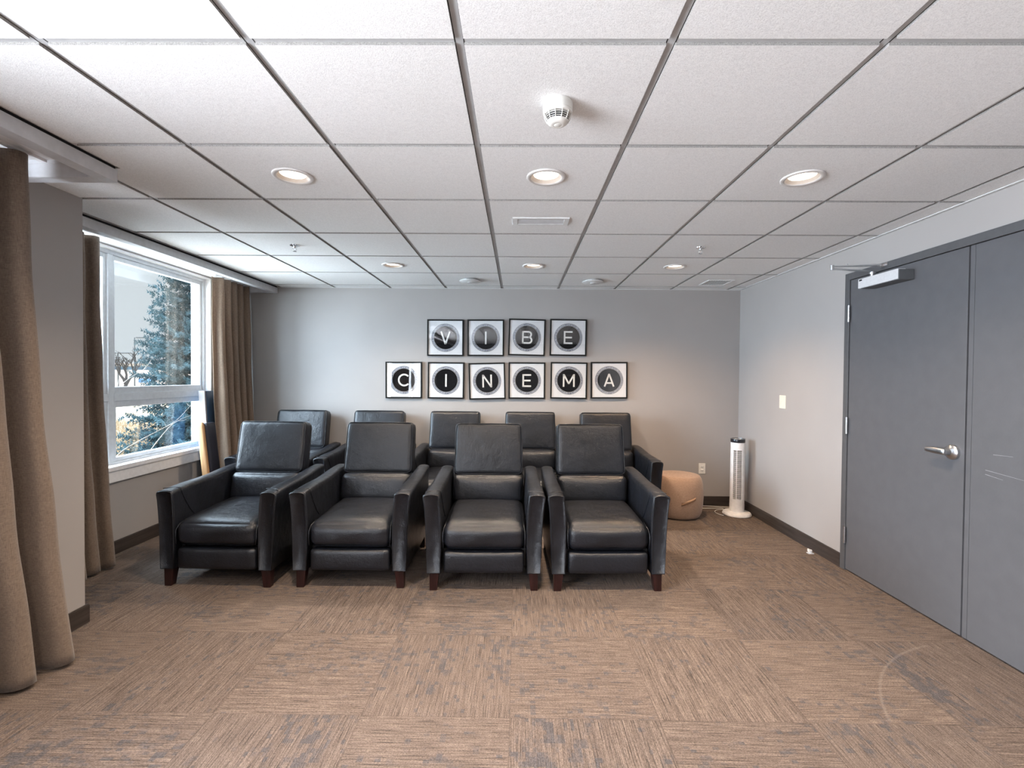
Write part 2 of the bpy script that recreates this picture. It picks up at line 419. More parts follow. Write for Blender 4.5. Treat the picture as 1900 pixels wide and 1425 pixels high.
# ceiling tiles
GX, GY = -.1759, 4.4202
LIGHTS = [(i, j) for i in (-2, 0, 2) for j in (1, 4, 7, 10)]   # column, row of the tile that carries a downlight
def lightpos(i, j): return (GX + (i + .5) * T, GY - (j - .5) * T)
LSET = {(i, j) for (i, j) in LIGHTS}
VF, VN, VNE = -2.64, -1.88, 2.212       # faces of the two valances, end of the near one
RL = .086
def holetile(bm, x0, x1, y0, y1, zb, zt, cx, cy, rad):
    n = 40; outer = []
    for k in range(n):
        a = 2 * pi * k / n + pi / 4
        dx, dy = cos(a), sin(a); m_ = max(abs(dx), abs(dy)); outer.append((cx + dx / m_ * (x1 - x0) / 2, cy + dy / m_ * (y1 - y0) / 2))
    inner = [(cx + rad * cos(2 * pi * k / n + pi / 4), cy + rad * sin(2 * pi * k / n + pi / 4)) for k in range(n)]
    a = ring(bm, [(x, y, zb) for x, y in outer]); b = ring(bm, [(x, y, zb) for x, y in inner])
    c_ = ring(bm, [(x, y, zt) for x, y in outer]); d = ring(bm, [(x, y, zt) for x, y in inner])
    bridge(bm, a, b); bridge(bm, c_, a); bridge(bm, b, d); bridge(bm, d, c_)
bm = BM(); g = .0135; ZB, ZT = CZ - .009, CZ + .012
def region(x0, x1, y0, y1):
    i0 = math.floor((x0 - GX) / T); i1 = math.ceil((x1 - GX) / T); j0 = math.floor((GY - y1) / T); j1 = math.ceil((GY - y0) / T)
    for i in range(i0, i1 + 1):
        for j in range(j0, j1 + 1):
            a0, a1 = GX + i * T + g, GX + (i + 1) * T - g; b0, b1 = GY - j * T + g, GY - (j - 1) * T - g
            a0c, a1c, b0c, b1c = max(a0, x0), min(a1, x1), max(b0, y0), min(b1, y1)
            if a1c - a0c < .01 or b1c - b0c < .01: continue
            if (i, j) in LSET:
                cx, cy = lightpos(i, j); holetile(bm, a0c, a1c, b0c, b1c, ZB, ZT, cx, cy, RL)
            else: box(bm, a0c, a1c, b0c, b1c, ZB, ZT)
region(VF + .012, XR, YS, YB)
region(VN + .012, XR, YF, YS)
region(XN, VN + .012, VNE, YS)
bm.normal_update()
for f in bm.faces:
    if abs(f.normal.z) < .5: f.material_index = 1
ceil = obj('ceiling', bm, [M_tile, M_edge]); ceil['kind'] = 'structure'
bm = BM()
for i in range(-5, 5):
    x = GX + i * T
    if x > XR: continue
    ya = YF if x > VN else (VNE if x > XN else YS)
    box(bm, x - .0175, x + .0175, ya, YB, CZ, CZ + .004)
for j in range(-1, 15):
    y = GY - j * T
    if y < YF or y > YB: continue
    xa = VF if y > YS else (XN if y > VNE else VN)
    box(bm, xa, XR, y - .0175, y + .0175, CZ + .0002, CZ + .0042)
obj('ceiling_grid', bm, M_tee, ceil)
bm = BM()
for sx in (-1, 1):
    for i in range(-5, 5):
        x = GX + i * T
        if x > XR: continue
        ya = YF if x > VN else (VNE if x > XN else YS)
        box(bm, x + sx * .0130 - .0017, x + sx * .0130 + .0017, ya, YB, CZ - .0005, CZ + .0005)
obj('ceiling_shadow_line', bm, M_gap, ceil)  # black strips paint the tile-edge shadow beside each tee
# plain ceiling inside the curtain pockets
bm = BM(); box(bm, XL, VF + .02, YS, YB, CZ, CZ + .05); box(bm, XN, VN + .02, YF, VNE, CZ, CZ + .05); obj('pocket_ceiling', bm, M_white, ceil)
# wall angle along the right and rear walls
bm = BM(); box(bm, XR - .022, XR, YF, YB, CZ - .0125, CZ - .0095); box(bm, XR - .003, XR, YF, YB, CZ - .0125, CZ + .02)
box(bm, VF, XR - .022, YB - .012, YB, CZ - .0125, CZ - .0095)
struct('trim_1', bm, M_grid)
# valances
def valance(name, xf, xw, y0, y1, ends):
    bm = BM(); zt = CZ - .017; zb = CZ - .077; t = .065
    box(bm, xf - t, xf, y0, y1, zb, zt)
    if 'a' in ends: box(bm, xw, xf - t, y0, y0 + t, zb, zt)
    if 'b' in ends: box(bm, xw, xf - t, y1 - t, y1, zb, zt); box(bm, xw, xf - t, y1 - t, y1 - t + .012, zt, CZ + .01)
    box(bm, xf - t, xf - t + .012, y0, y1, zt, CZ + .01)
    o = bev(struct(name, bm, M_valance), .002)
    bm = BM(); box(bm, xf - t + .012, xf - .012, y0, y1, zt, CZ + .01)
    if 'b' in ends: box(bm, xw, xf - t, y1 - t + .012, y1 - .012, zt, CZ + .01)
    obj('shadow_reveal', bm, M_gap, o)  # black infill paints the shade in the slot above the fascia
    return o
valance('trim_2', VF, XL, YS, YB, 'b'); valance('trim_3', VN, XN, YF, VNE, 'b')
# baseboards
def bb(name, pts, mat):
    bm = BM()
    for (x0, x1, y0, y1) in pts:
        box(bm, x0, x1, y0, y1, 0, .098)
        if x1 - x0 > y1 - y0: box(bm, x0, x1, y0 + (.004 if y0 > 3 else 0), y1, .098, .102)
        else: box(bm, x0 + (.004 if x0 > 0 else 0), x1 - (.004 if x0 < 0 else 0), y0, y1, .098, .102)
    return struct(name, bm, mat)
bb('baseboard_back', [(XL, XR, YB - .014, YB)], M_basex)
bb('baseboard_right', [(XR - .014, XR, DY1, YB - .014), (XR - .014, XR, YF, DY0)], M_base)
bb('baseboard_left', [(XL, XL + .014, YS, YB - .014)], M_base)
bb('baseboard_left_near', [(XN, XN + .014, YF, YS + .014), (XN - TH, XN, YS, YS + .014)], M_base)
bb('baseboard_front', [(XN, XR, YF, YF + .014)], M_basex)

# ------------------------------------------------------------------ window (far, left)
def rectframe(bm, xa, xb, y0, y1, z0, z1, w, wt=None, wb=None):
    wt = wt or w; wb = wb or w
    box(bm, xa, xb, y0, y0 + w, z0, z1); box(bm, xa, xb, y1 - w, y1, z0, z1)
    box(bm, xa, xb, y0 + w, y1 - w, z1 - wt, z1); box(bm, xa, xb, y0 + w, y1 - w, z0, z0 + wb)
bm = BM()
xa, xb = -3.225, -3.145
rectframe(bm, xa, xb, WY0, WY1, WZ0, WZ1, .040)
box(bm, xa, xb, 3.605, 3.655, WZ0 + .04, WZ1 - .04)          # vertical mullion
for (y0, y1) in ((WY0 + .04, 3.605), (3.655, WY1 - .04)):
    box(bm, xa, xb, y0, y1, 1.175, 1.235)
w1 = struct('window_1', bm, M_vinyl); bev(w1, .003)
for (y0, y1) in ((WY0 + .04, 3.605), (3.655, WY1 - .04)):
    bm = BM(); rectframe(bm, -3.205, -3.160, y0, y1, 1.235, WZ1 - .04, .028, .036, .05); bev(obj('sash', bm, M_vinyl, w1), .003)
    bm = BM(); rectframe(bm, -3.200, -3.155, y0, y1, WZ0 + .04, 1.175, .030, .05, .03); bev(obj('sash', bm, M_vinyl, w1), .003)
    bm = BM(); box(bm, -3.186, -3.180, y0 + .02, y1 - .02, 1.25, WZ1 - .06); obj('glass_pane', bm, M_glass, w1)
    bm = BM(); box(bm, -3.186, -3.180, y0 + .02, y1 - .02, WZ0 + .06, 1.15); obj('glass_pane', bm, M_glass, w1)
bm = BM(); box(bm, -3.145, XL, WY0, WY1, WZ0, WZ0 + .022); box(bm, XL, XL + .035, WY0 - .05, WY1 + .045, WZ0 - .012, WZ0 + .022)
box(bm, XL, XL + .022, WY0 - .05, WY1 + .045, WZ0 - .10, WZ0 - .012)
bev(obj('window_sill', bm, M_white, w1), .003)
bm = BM(); box(bm, -3.145, XL + .002, WY1 - .012, WY1, WZ0 + .022, WZ1); box(bm, -3.145, XL + .002, WY0, WY0 + .012, WZ0 + .022, WZ1); box(bm, -3.145, XL + .002, WY0, WY1, WZ1 - .012, WZ1)
obj('window_jamb', bm, M_white, w1)
# exterior brick leaf of this wall
bm = BM(); x0, x1 = XL - .30, XL - .17
box(bm, x0, x1, YS - .3, WY0 - .02, -.35, 2.9); box(bm, x0, x1, WY1 + .135, YB + .5, -.35, 2.9); box(bm, x0, x1, WY0 - .02, WY1 + .135, -.35, WZ0); box(bm, x0, x1, WY0 - .02, WY1 + .135, WZ1, 2.9)
struct('wall_exterior', bm, M_brick)
# near window: out of the frame, it brings the daylight
bm = BM(); rectframe(bm, XN - .16, XN - .08, NY0, NY1, NZ0, NZ1, .05)
for y in (-.7, .45): box(bm, XN - .16, XN - .08, y - .03, y + .03, NZ0 + .05, NZ1 - .05)
w2 = struct('window_2', bm, M_vinyl)

# ------------------------------------------------------------------ door (right)
d1 = None
bm = BM(); fw = .05
x0 = XR - .012
LY0, LY1, LZ = 2.572, 3.472, 2.112      # visible leaf
box(bm, x0, XR + .12, LY1 + .003, DY1, 0, DZ); box(bm, x0, XR + .12, DY0, DY0 + .05, 0, DZ); box(bm, x0, XR + .12, DY0 + .05, LY1 + .003, LZ + .003, DZ)
box(bm, XR + .05, XR + .12, DY0 + .05, LY1 + .003, 0, LZ + .003, 1)
d1 = struct('door_1', bm, [M_frame, M_gap]); bev(d1, .002)
bm = BM(); box(bm, XR - .004, XR + .04, LY0 + .002, LY1, .010, LZ); lf = bev(obj('door_leaf', bm, M_door, d1), .0015)
bm = BM(); box(bm, XR - .004, XR + .04, DY0 + .053, LY0 - .036, .010, LZ); lf2 = bev(obj('door_leaf', bm, M_door, d1), .0015)
bm = BM(); box(bm, XR - .004, XR + .04, LY0 - .034, LY0 - .008, .010, LZ); bev(obj('astragal', bm, M_door, d1), .001)
bm = BM()
for (p, q) in (((2.419, 1.019), (2.322, 1.024)), ((2.457, .934), (2.271, .920)), ((2.457, .912), (2.368, .901)), ((1.98, .62), (1.93, .55))):
    a = Vector((0, p[0], p[1])); b = Vector((0, q[0], q[1])); nn = (b - a).normalized().cross(Vector((1, 0, 0))) * .0009
    vs = [bm.verts.new((XR - .0043, v.y, v.z)) for v in (a - nn, b - nn * .4, b + nn * .4, a + nn)]; v2 = [bm.verts.new((XR - .0038, v.co.y, v.co.z)) for v in vs]
    bm.faces.new(vs); bm.faces.new(v2); bridge(bm, vs, v2)
obj('scratches', bm, plain('bare_scratch', (.34, .34, .35), .6), lf2, label='pale scratches in the paint')
for zc in (1.87, 1.058, .26):
    bm = BM(); cyl(bm, (XR - .018, LY1 - .004, zc - .06), (XR - .018, LY1 - .004, zc + .06), .0075, 14)
    for q in (-.02, .02): cyl(bm, (XR - .018, LY1 - .004, zc + q - .001), (XR - .018, LY1 - .004, zc + q + .001), .0085, 14)
    box(bm, XR - .014, XR - .010, LY1 - .004, LY1 + .016, zc - .058, zc + .058)
    auto(obj('hinge', bm, M_steel, d1))
# lever handle
bm = BM(); hy, hz = 2.638, .998
def xlathe(bm, prof, cy, cz, n=32):
    rs = [ring(bm, [(x, cy + r_ * cos(2 * pi * k / n), cz + r_ * sin(2 * pi * k / n)) for k in range(n)]) for (r_, x) in prof]
    for a, b in zip(rs, rs[1:]): bridge(bm, a, b)
    bm.faces.new(rs[0]); bm.faces.new(rs[-1])
xlathe(bm, [(.042, XR - .004), (.042, XR - .016), (.040, XR - .019), (.026, XR - .026), (.017, XR - .030), (.015, XR - .062)], hy, hz)
hd = auto(obj('door_handle', bm, M_steel, d1))
bm = BM()
cushion(bm, 0, 0, 0, .024, .130, .036, .0115, n=8)
for v in bm.verts:
    k = 1 - .25 * max(0, v.co.y / .0625); v.co.z *= k
    v.co += Vector((XR - .064, hy + .045, hz + .002))
obj('lever', bm, M_steel, hd, True)
# door closer
cl = thing('door_closer', 'silver surface door closer with folding arm above the charcoal door', 'door closer', (XR - .004, 3.09, 2.04))
def sh(bm, dx, dy, dz):
    for v in bm.verts: v.co -= Vector((dx, dy, dz))
    return bm
o_ = (XR - .004, 3.09, 2.04)
bm = BM(); box(bm, 2.312, 2.362, 2.925, 3.262, 2.010, 2.074); bev(obj('cover', sh(bm, *o_), M_alu, cl), .003)
bm = BM(); box(bm, 2.316, 2.411, 2.921, 3.24, 2.006, 2.070); bev(obj('casing', sh(bm, *o_), M_closer, cl), .003)
bm = BM(); box(bm, 2.3105, 2.3125, 3.225, 3.25, 2.058, 2.068); obj('badge', sh(bm, *o_), M_fandark, cl)
bm = BM(); cyl(bm, (2.352, 3.185, 2.07), (2.352, 3.185, 2.112), .014); cyl(bm, (2.352, 3.185, 2.095), (2.352, 3.185, 2.105), .020)
auto(obj('spindle', sh(bm, *o_), M_steel, cl))
bm = BM()
def bar(bm, p, q, w, h):
    p, q = Vector(p), Vector(q); d = (q - p); L = d.length; m = d.to_track_quat('X', 'Z').to_matrix().to_4x4(); m.translation = p
    box(bm, 0, L, -w / 2, w / 2, -h / 2, h / 2, 0, m)
bar(bm, (2.352, 3.185, 2.112), (2.085, 3.185, 2.128), .020, .008); cyl(bm, (2.085, 3.185, 2.118), (2.085, 3.185, 2.150), .012)
auto(obj('arm', sh(bm, *o_), M_steel, cl))
bm = BM(); bar(bm, (2.085, 3.185, 2.142), (2.40, 3.165, 2.150), .018, .008); cyl(bm, (2.18, 3.18, 2.148), (2.18, 3.18, 2.158), .006)
auto(obj('forearm', sh(bm, *o_), M_steel, cl))
bm = BM(); box(bm, 2.392, 2.403, 3.115, 3.175, 2.136, 2.158); box(bm, 2.378, 2.392, 3.155, 3.175, 2.140, 2.158)
bev(obj('bracket', sh(bm, *o_), M_chrome, cl), .002)
# door stop on floor
ds = thing('door_stop', 'small satin metal door stop fixed to carpet by the right baseboard', 'door stop', (2.352, 3.79, 0))
bm = BM(); box(bm, -.022, .022, -.016, .016, 0, .006); lathe(bm, [(.014, .006), (.014, .026), (.010, .030)], 20); bev(obj('base', bm, M_alu, ds), .001)
bm = BM(); box(bm, -.017, -.007, -.014, .014, .012, .036); bev(obj('bumper', bm, M_platew, ds), .003)

# ------------------------------------------------------------------ recliners
def arm_section(t, sgn, n=9):
    """outline of armrest at depth t (0 front .. 1 rear), points (x, z)"""
    zt = .630 + .038 * t; zb = .118
    fl = 1 - .55 * t
    P = []
    out = [(.368, zb), (.371, .22), (.373, .33), (.3775, .43), (.383, .51), (.389, .57), (.3945, .605)]
    for (x, z) in out: P.append((.368 + (x - .368) * fl, z + (zt - .63) * (z - zb) / .5))
    xo = .368 + .0270 * fl + .001
    for k in range(1, 8):
        a = k / 8 * pi
        P.append(((xo + .288) / 2 + (xo - .288) / 2 * cos(a) * (1 if cos(a) > 0 else 1), zt - .022 + .022 * sin(a) ** .7 + (.004 * sin(a) if 0 else 0)))
    for (x, z) in [(.290, .595), (.284, .54), (.279, .46), (.277, .36), (.277, .25), (.279, zb)]: P.append((x, z + (zt - .63) * (z - zb) / .5))
    return [(sgn * x, z) for x, z in P]
def make_recliner(name, label, group):
    t = thing(name, label, 'recliner', group=group)
    # frame body between the arms
    bm = BM(); box(bm, -.275, .275, .06, .60, .14, .262); box(bm, -.272, .272, .66, .80, .14, .60)
    bev(obj('body', bm, M_dust, t), .01)
    bm = BM(); cushion(bm, 0, .03, .187, .520, .075, .142, .022, 0, .008, 0, 10)
    obj('footrest', bm, M_leather, t, True)
    bm = BM()
    cushion(bm, 0, .305, .356, .535, .635, .175, .055, .006, .016, .022, 18, wr=.004)
    for v in bm.verts:
        w_ = max(0, min(1, (v.co.z - .30) / .12)); v.co.z += w_ * (.028 * max(0, (v.co.y - .05)) - .008 - .006 * max(0, 1 - max(0, v.co.y) / .08))
    sc_ = obj('seat_cushion', bm, M_leather, t, True)
    for s in (-1, 1):
        bm = BM(); tube(bm, [(s * .262, -.006, .285), (s * .266, -.006, .33), (s * .266, -.002, .375), (s * .262, .02, .405), (s * .255, .09, .425)], .0035, 6)
        obj('piping', bm, M_leather, sc_, True)
    # lumbar roll
    bm = BM(); M = Matrix.Translation((0, .625, .52)) @ Matrix.Rotation(radians(-9), 4, 'X')
    cushion(bm, 0, 0, 0, .538, .14, .215, .045, .002, .022, .004, 14, M, wr=.005, seed=3)
    obj('lumbar_cushion', bm, M_leather, t, True)
    # head cushion
    bm = BM(); M = Matrix.Translation((0, .728, .813)) @ Matrix.Rotation(radians(-12), 4, 'X')
    cushion(bm, 0, 0, 0, .536, .125, .400, .024, .002, .009, .003, 16, M, wr=.003, seed=7)
    for v in bm.verts: v.co.x *= 1 - .02 * (v.co.z - .6) / .4
    bk = obj('back_cushion', bm, M_leather, t, True)
    for yy in (-.057, .057):
        bm = BM(); a, b, r_ = .254, .19, .028; pts = []
        for (qx, qz, a0) in ((a - r_, b - r_, 0), (-a + r_, b - r_, 90), (-a + r_, -b + r_, 180), (a - r_, -b + r_, 270)):
            for k in range(5):
                an = radians(a0 + 22.5 * k); pts.append(M @ Vector((qx + (r_ + .010) * cos(an), yy, qz + (r_ + .006) * sin(an))))
        tube(bm, pts, .0032, 6, 0, True)
        for v in bm.verts: v.co.x *= 1 - .02 * (v.co.z - .6) / .4
        obj('piping', bm, M_leather, bk, True)
    # rear shell
    bm = BM(); cushion(bm, 0, .79, .37, .56, .05, .50, .02, 0, .004, 0, 6); obj('back_panel', bm, M_leather, t, True)
    for sg in (-1, 1):
        bm = BM(); rs = []
        base0 = arm_section(0, sg); cx = sum(p[0] for p in base0) / len(base0); cz = .38
        for (y, sc) in ((-.004, .80), (-.010, .90), (-.010, .955), (-.002, .988), (.012, 1.0)):
            rs.append(ring(bm, [(cx + (x - cx) * (1 - (1 - sc) * .9), y + (.020 * max(0, (.63 - z)) if 0 else 0), cz + (z - cz) * (1 - (1 - sc) * .13)) for x, z in base0]))
        for k in range(1, 13):
            tt = k / 12; y = .012 + .775 * tt
            rs.append(ring(bm, [(x, y, z + .004 * sin(tt * 9)) for x, z in arm_section(tt, sg)]))
        b2 = arm_section(1, sg); cx2 = sum(p[0] for p in b2) / len(b2)
        rs.append(ring(bm, [(cx2 + (x - cx2) * .85, .80, cz + (z - cz) * .97) for x, z in b2]))
        for a, b in zip(rs, rs[1:]): bridge(bm, a, b)
        bm.faces.new(rs[0]); bm.faces.new(rs[-1])
        ar = obj('armrest', bm, M_leather, t, True)
        bm = BM()
        pts = [(x * 1.0, .001, z) for x, z in base0[1:-1]]
        pts = [(cx + (x - cx) * 1.005, y, cz + (z - cz) * 1.0) for x, y, z in pts]
        tube(bm, pts, .0033, 6); obj('piping', bm, M_leather, ar, True); bm = BM()
        # curved top seam and inner-side seam
        top = [(sg * (.388 - .100 * k / 6), .045 + .035 * sin(pi * k / 6 / 1.6), .6335 + .0015 * sin(pi * k / 6)) for k in range(7)]
        tube(bm, top + [(sg * .287, .085, .60), (sg * .2815, .11, .54), (sg * .2775, .15, .47), (sg * .2765, .19, .43)], .0022, 5)
        obj('seam', bm, M_leather, ar, True)
        for (ly, back) in ((.004, 0), (.735, 1)):
            bm = BM(); x0, x1 = (.290, .352)
            lean = .012 if not back else -.0
            vs = box(bm, x0, x1, ly, ly + .06, 0, .122)
            for v in vs:
                if v.co.z < .01:
                    v.co.x = .3045 if v.co.x < .32 else .352
                    v.co.y = v.co.y + (.004 if v.co.y < ly + .02 else -.012)
                    if back: v.co.y += .02
                v.co.x *= sg
            bev(obj('leg', bm, M_mahog, t), .003)
    return t
FL = ['black leather recliner at window end of the front row, nearest the left wall',
      'black leather recliner second from the window in the front row',
      'black leather recliner in front row, facing straight ahead beside the right end one',
      'black leather recliner at right end of the front row, toward the door']
BL = ['black leather recliner in back row beside the curtain and window',
      'black leather recliner second from the window in the back row against wall',
      'black leather recliner in the middle of the back row against wall',
      'black leather recliner in back row, left neighbour of the one beside the pouf',
      'black leather recliner at right end of the back row beside tan pouf']
r0 = make_recliner('recliner', FL[0], 'front row of leather recliners')
front = [(-1.955, 3.05, -.6), (-1.085, 3.06, 0.6), (-.208, 3.045, 1.2), (.60, 3.06, 1.6)]
back = [(-2.285, 4.30, 0), (-1.468, 4.305, 0), (-.656, 4.30, 0), (.139, 4.31, 0), (.934, 4.30, 0)]
for k, (x, y, a) in enumerate(front):
    o = r0 if k == 0 else dup(r0, label=FL[k])
    o.location = (x, y, 0); o.rotation_euler = (0, 0, radians(a))
for k, (x, y, a) in enumerate(back):
    o = dup(r0, label=BL[k]); o['group'] = 'back row of leather recliners'; o.location = (x, y, 0); o.rotation_euler = (0, 0, radians(a))

# ------------------------------------------------------------------ framed letters
def seg(bm, p, q, w, y):
    p, q = Vector((p[0], 0, p[1])), Vector((q[0], 0, q[1])); d = (q - p).normalized(); nn = Vector((-d.z, 0, d.x)) * w / 2
    a = [p + nn, q + nn, q - nn, p - nn]
    f0 = [bm.verts.new((v.x, y, v.z)) for v in a]; f1 = [bm.verts.new((v.x, y + .0004, v.z)) for v in a]
    bm.faces.new(f0); bm.faces.new(f1); bridge(bm, f0, f1)
def arcseg(bm, cx, cz, rx, rz, a0, a1, w, y, n=18):
    o1, i1, o2, i2 = [], [], [], []
    for k in range(n + 1):
        a = radians(a0 + (a1 - a0) * k / n)
        for lst, rr, yy in ((o1, w / 2, y), (i1, -w / 2, y), (o2, w / 2, y + .0004), (i2, -w / 2, y + .0004)):
            lst.append(bm.verts.new((cx + (rx + rr) * cos(a), yy, cz + (rz + rr) * sin(a))))
    bridge(bm, o1, i1, 0, False); bridge(bm, o2, i2, 0, False); bridge(bm, o1, o2, 0, False); bridge(bm, i1, i2, 0, False)
def letter(ch):
    bm = BM(); y = -.0198; w = .0175; H = .069; S = lambda p, q: seg(bm, p, q, w, y)
    if ch == 'V': S((-.048, H), (0, -H)); S((.048, H), (0, -H))
    elif ch == 'I': S((0, H), (0, -H))
    elif ch == 'B':
        S((-.044, H), (-.044, -H)); S((-.05, H - .008), (.018, H - .008)); S((-.05, .002), (.020, .002)); S((-.05, -H + .008), (.020, -H + .008))
        arcseg(bm, .018, .0315, .0275, .0295, -90, 90, w, y); arcseg(bm, .020, -.0295, .032, .0315, -90, 90, w, y)
    elif ch == 'E':
        S((-.040, H), (-.040, -H)); S((-.04, H - .008), (.046, H - .008)); S((-.04, 0), (.040, 0)); S((-.04, -H + .008), (.046, -H + .008))
    elif ch == 'C': arcseg(bm, .005, 0, .060, .060, 42, 318, w, y, 30)
    elif ch == 'N': S((-.044, H), (-.044, -H)); S((.044, H), (.044, -H)); S((-.044, H - .004), (.044, -H + .004))
    elif ch == 'M': S((-.056, H), (-.056, -H)); S((.056, H), (.056, -H)); S((-.054, H - .006), (0, -.035)); S((.054, H - .006), (0, -.035))
    elif ch == 'A': S((-.050, -H), (0, H)); S((.050, -H), (0, H)); S((-.034, -.030), (.034, -.030))
    return bm
def flatdisc(bm, r0_, r1_, y, n=56, x=0, z=0, th=.0004):
    A = [ring(bm, [(x + rr * cos(2 * pi * k / n), yy, z + rr * sin(2 * pi * k / n)) for k in range(n)]) for rr, yy in ((r1_, y), (r1_, y + th))]
    bridge(bm, A[0], A[1])
    if r0_ > 0:
        B = [ring(bm, [(x + r0_ * cos(2 * pi * k / n), yy, z + r0_ * sin(2 * pi * k / n)) for k in range(n)]) for yy in (y, y + th)]
        bridge(bm, A[0], B[0]); bridge(bm, A[1], B[1]); bridge(bm, B[0], B[1])
    else:
        bm.faces.new(A[0]); bm.faces.new(A[1])
PIC = [('V', -.7905, 1.8095, 0, 'upper'), ('I', -.350, 1.812, .2, 'upper'), ('B', .0985, 1.8205, -1.2, 'upper'), ('E', .549, 1.822, -.5, 'upper'),
       ('C', -1.2445, 1.3445, .3, 'lower'), ('I', -.7815, 1.344, -.2, 'lower'), ('N', -.3315, 1.341, 1.7, 'lower'), ('E', .1025, 1.350, 0, 'lower'), ('M', .5595, 1.354, -.4, 'lower'), ('A', .998, 1.361, .5, 'lower')]
proto = None; made = []
for (ch, x, z, rot, row) in PIC:
    word = 'VIBE' if row == 'upper' else 'CINEMA'
    lab = 'black framed print with white letter %s in a black circle, %s row' % (ch, row)
    if proto is None:
        t = thing('framed_letter_print', lab, 'picture', group='framed letter prints on the back wall')
        h = .1995; w = .015
        bm = BM(); box(bm, -h, h, -.028, -.004, h - w, h); box(bm, -h, h, -.028, -.004, -h, -h + w); box(bm, -h, -h + w, -.028, -.004, -h + w, h - w); box(bm, h - w, h, -.028, -.004, -h + w, h - w)
        bev(obj('frame', bm, M_blackfr, t), .0015)
        bm = BM(); box(bm, -h + .01, h - .01, -.0188, -.004, -h + .01, h - .01); obj('print', bm, M_print, t)
        bm = BM(); flatdisc(bm, .1315, .149, -.0192); obj('printed_rim', bm, M_ringp, t)
        bm = BM(); flatdisc(bm, .1295, .1325, -.0194); flatdisc(bm, .1485, .1515, -.0193); flatdisc(bm, .1545, .1555, -.0193); flatdisc(bm, 0, .1265, -.0194)
        obj('printed_disc', bm, M_disc, t)
        bm = BM(); box(bm, -h + w, h - w, -.0235, -.0220, -h + w, h - w); obj('glass', bm, M_pglass, t)
        proto = t
    else:
        t = dup(proto, label=lab)
    t.location = (x, YB - .001, z); t.rotation_euler = (0, radians(-rot), 0)
    made.append((t, ch))
for t, ch in made: obj('printed_letter', letter(ch), M_letter, t)

# ------------------------------------------------------------------ pouf, fan, cord, plates
pf = thing('pouf', 'round tan fabric pouf with strap handle beside the back row recliner', 'pouf', (1.640, 4.825, 0), radians(8))
bm = BM()
prof = [(.185, .0), (.215, .012), (.232, .05), (.243, .12), (.248, .20), (.246, .27), (.238, .34), (.226, .385), (.214, .405), (.205, .412)]
rs = lathe(bm, prof, 64, cap=False); bm.faces.new(rs[0])
for v in bm.verts:
    if .03 < v.co.z < .40:
        a = math.atan2(v.co.y, v.co.x); k = 1 - .008 * max(0, cos(a * 4 + .6)) ** 20; v.co.x *= k; v.co.y *= k
prev = rs[-1]
for (rr, z) in ((.17, .417), (.10, .421), (.03, .422)):
    nr = ring(bm, [(rr * cos(2 * pi * i / 64), rr * sin(2 * pi * i / 64), z) for i in range(64)]); bridge(bm, prev, nr); prev = nr
bm.faces.new(prev)
obj('body', bm, M_pouf, pf, True)
bm = BM()
tube(bm, [(.2075 * cos(2 * pi * k / 64), .2075 * sin(2 * pi * k / 64), .409) for k in range(64)], .003, 6, 0, True)
tube(bm, [(.2465 * cos(radians(a)), .2465 * sin(radians(a)), .193) for a in range(150, 262, 4)], .0016, 5)
obj('seam', bm, M_pouf, pf, True)
bm = BM()
hp = []
for k in range(13):
    f = k / 12; a = radians(-108 + 34 * f); rr = .248 + .024 * sin(pi * f); hp.append((rr * cos(a), rr * sin(a), .165 + .055 * f + .012 * sin(pi * f)))
prev = None
for (x, y, z) in hp:
    n_ = Vector((x, y, 0)).normalized() * .002
    q = [bm.verts.new((x - n_.x, y - n_.y, z - .013)), bm.verts.new((x + n_.x, y + n_.y, z - .013)), bm.verts.new((x + n_.x, y + n_.y, z + .013)), bm.verts.new((x - n_.x, y - n_.y, z + .013))]
    if prev: bridge(bm, prev, q)
    else: bm.faces.new(q)
    prev = q
bm.faces.new(prev)
obj('handle', bm, M_strap, pf, True)

fn = thing('tower_fan', 'white tower fan with black top standing in the right corner', 'fan', (2.255, 4.85, 0), radians(-24))
bm = BM(); lathe(bm, [(.132, 0), (.138, .006), (.138, .014), (.134, .018), (.134, .022), (.128, .030), (.075, .040), (.06, .042)], 48); auto(obj('base', bm, M_fan, fn))
bm = BM()
R0 = .0685
# body with a slotted front: solid tube slightly behind, bars in front
A0, A1 = -128, -52
n = 60
def fan_ring(z, rr): return [(rr * cos(2 * pi * k / n), rr * sin(2 * pi * k / n), z) for k in range(n)]
rs = [ring(bm, fan_ring(z, R0 * q)) for z, q in ((.038, 1.03), (.10, 1.03), (.17, 1.0), (.665, .985), (.742, .985))]
for a, b in zip(rs[:2], rs[1:3]): bridge(bm, a, b)
bridge(bm, rs[3], rs[4]); bm.faces.new(rs[0]); bm.faces.new(rs[4])
def in_slot(k):
    a = (k + .5) * 360 / n; a = a - 360 if a > 180 else a
    return A0 < a < A1
for k in range(n):
    if not in_slot(k): bm.faces.new((rs[2][k], rs[2][(k + 1) % n], rs[3][(k + 1) % n], rs[3][k]))
auto(obj('body', bm, M_fan, fn))
bm = BM()
for k in range(40):
    z = .176 + k * (.49 / 40)
    pts = []
    for q in range(9):
        a = radians(A0 + (A1 - A0) * q / 8); pts.append(((R0 - .001) * cos(a), (R0 - .001) * sin(a), z + .0045 * (q % 2 == 0) * 0))
    tube(bm, pts, .0024, 5)
for a in (-128, -97, -52): tube(bm, [(R0 * cos(radians(a)), R0 * sin(radians(a)), .168), (R0 * cos(radians(a)) * .985, R0 * sin(radians(a)) * .985, .668)], .0036, 6)
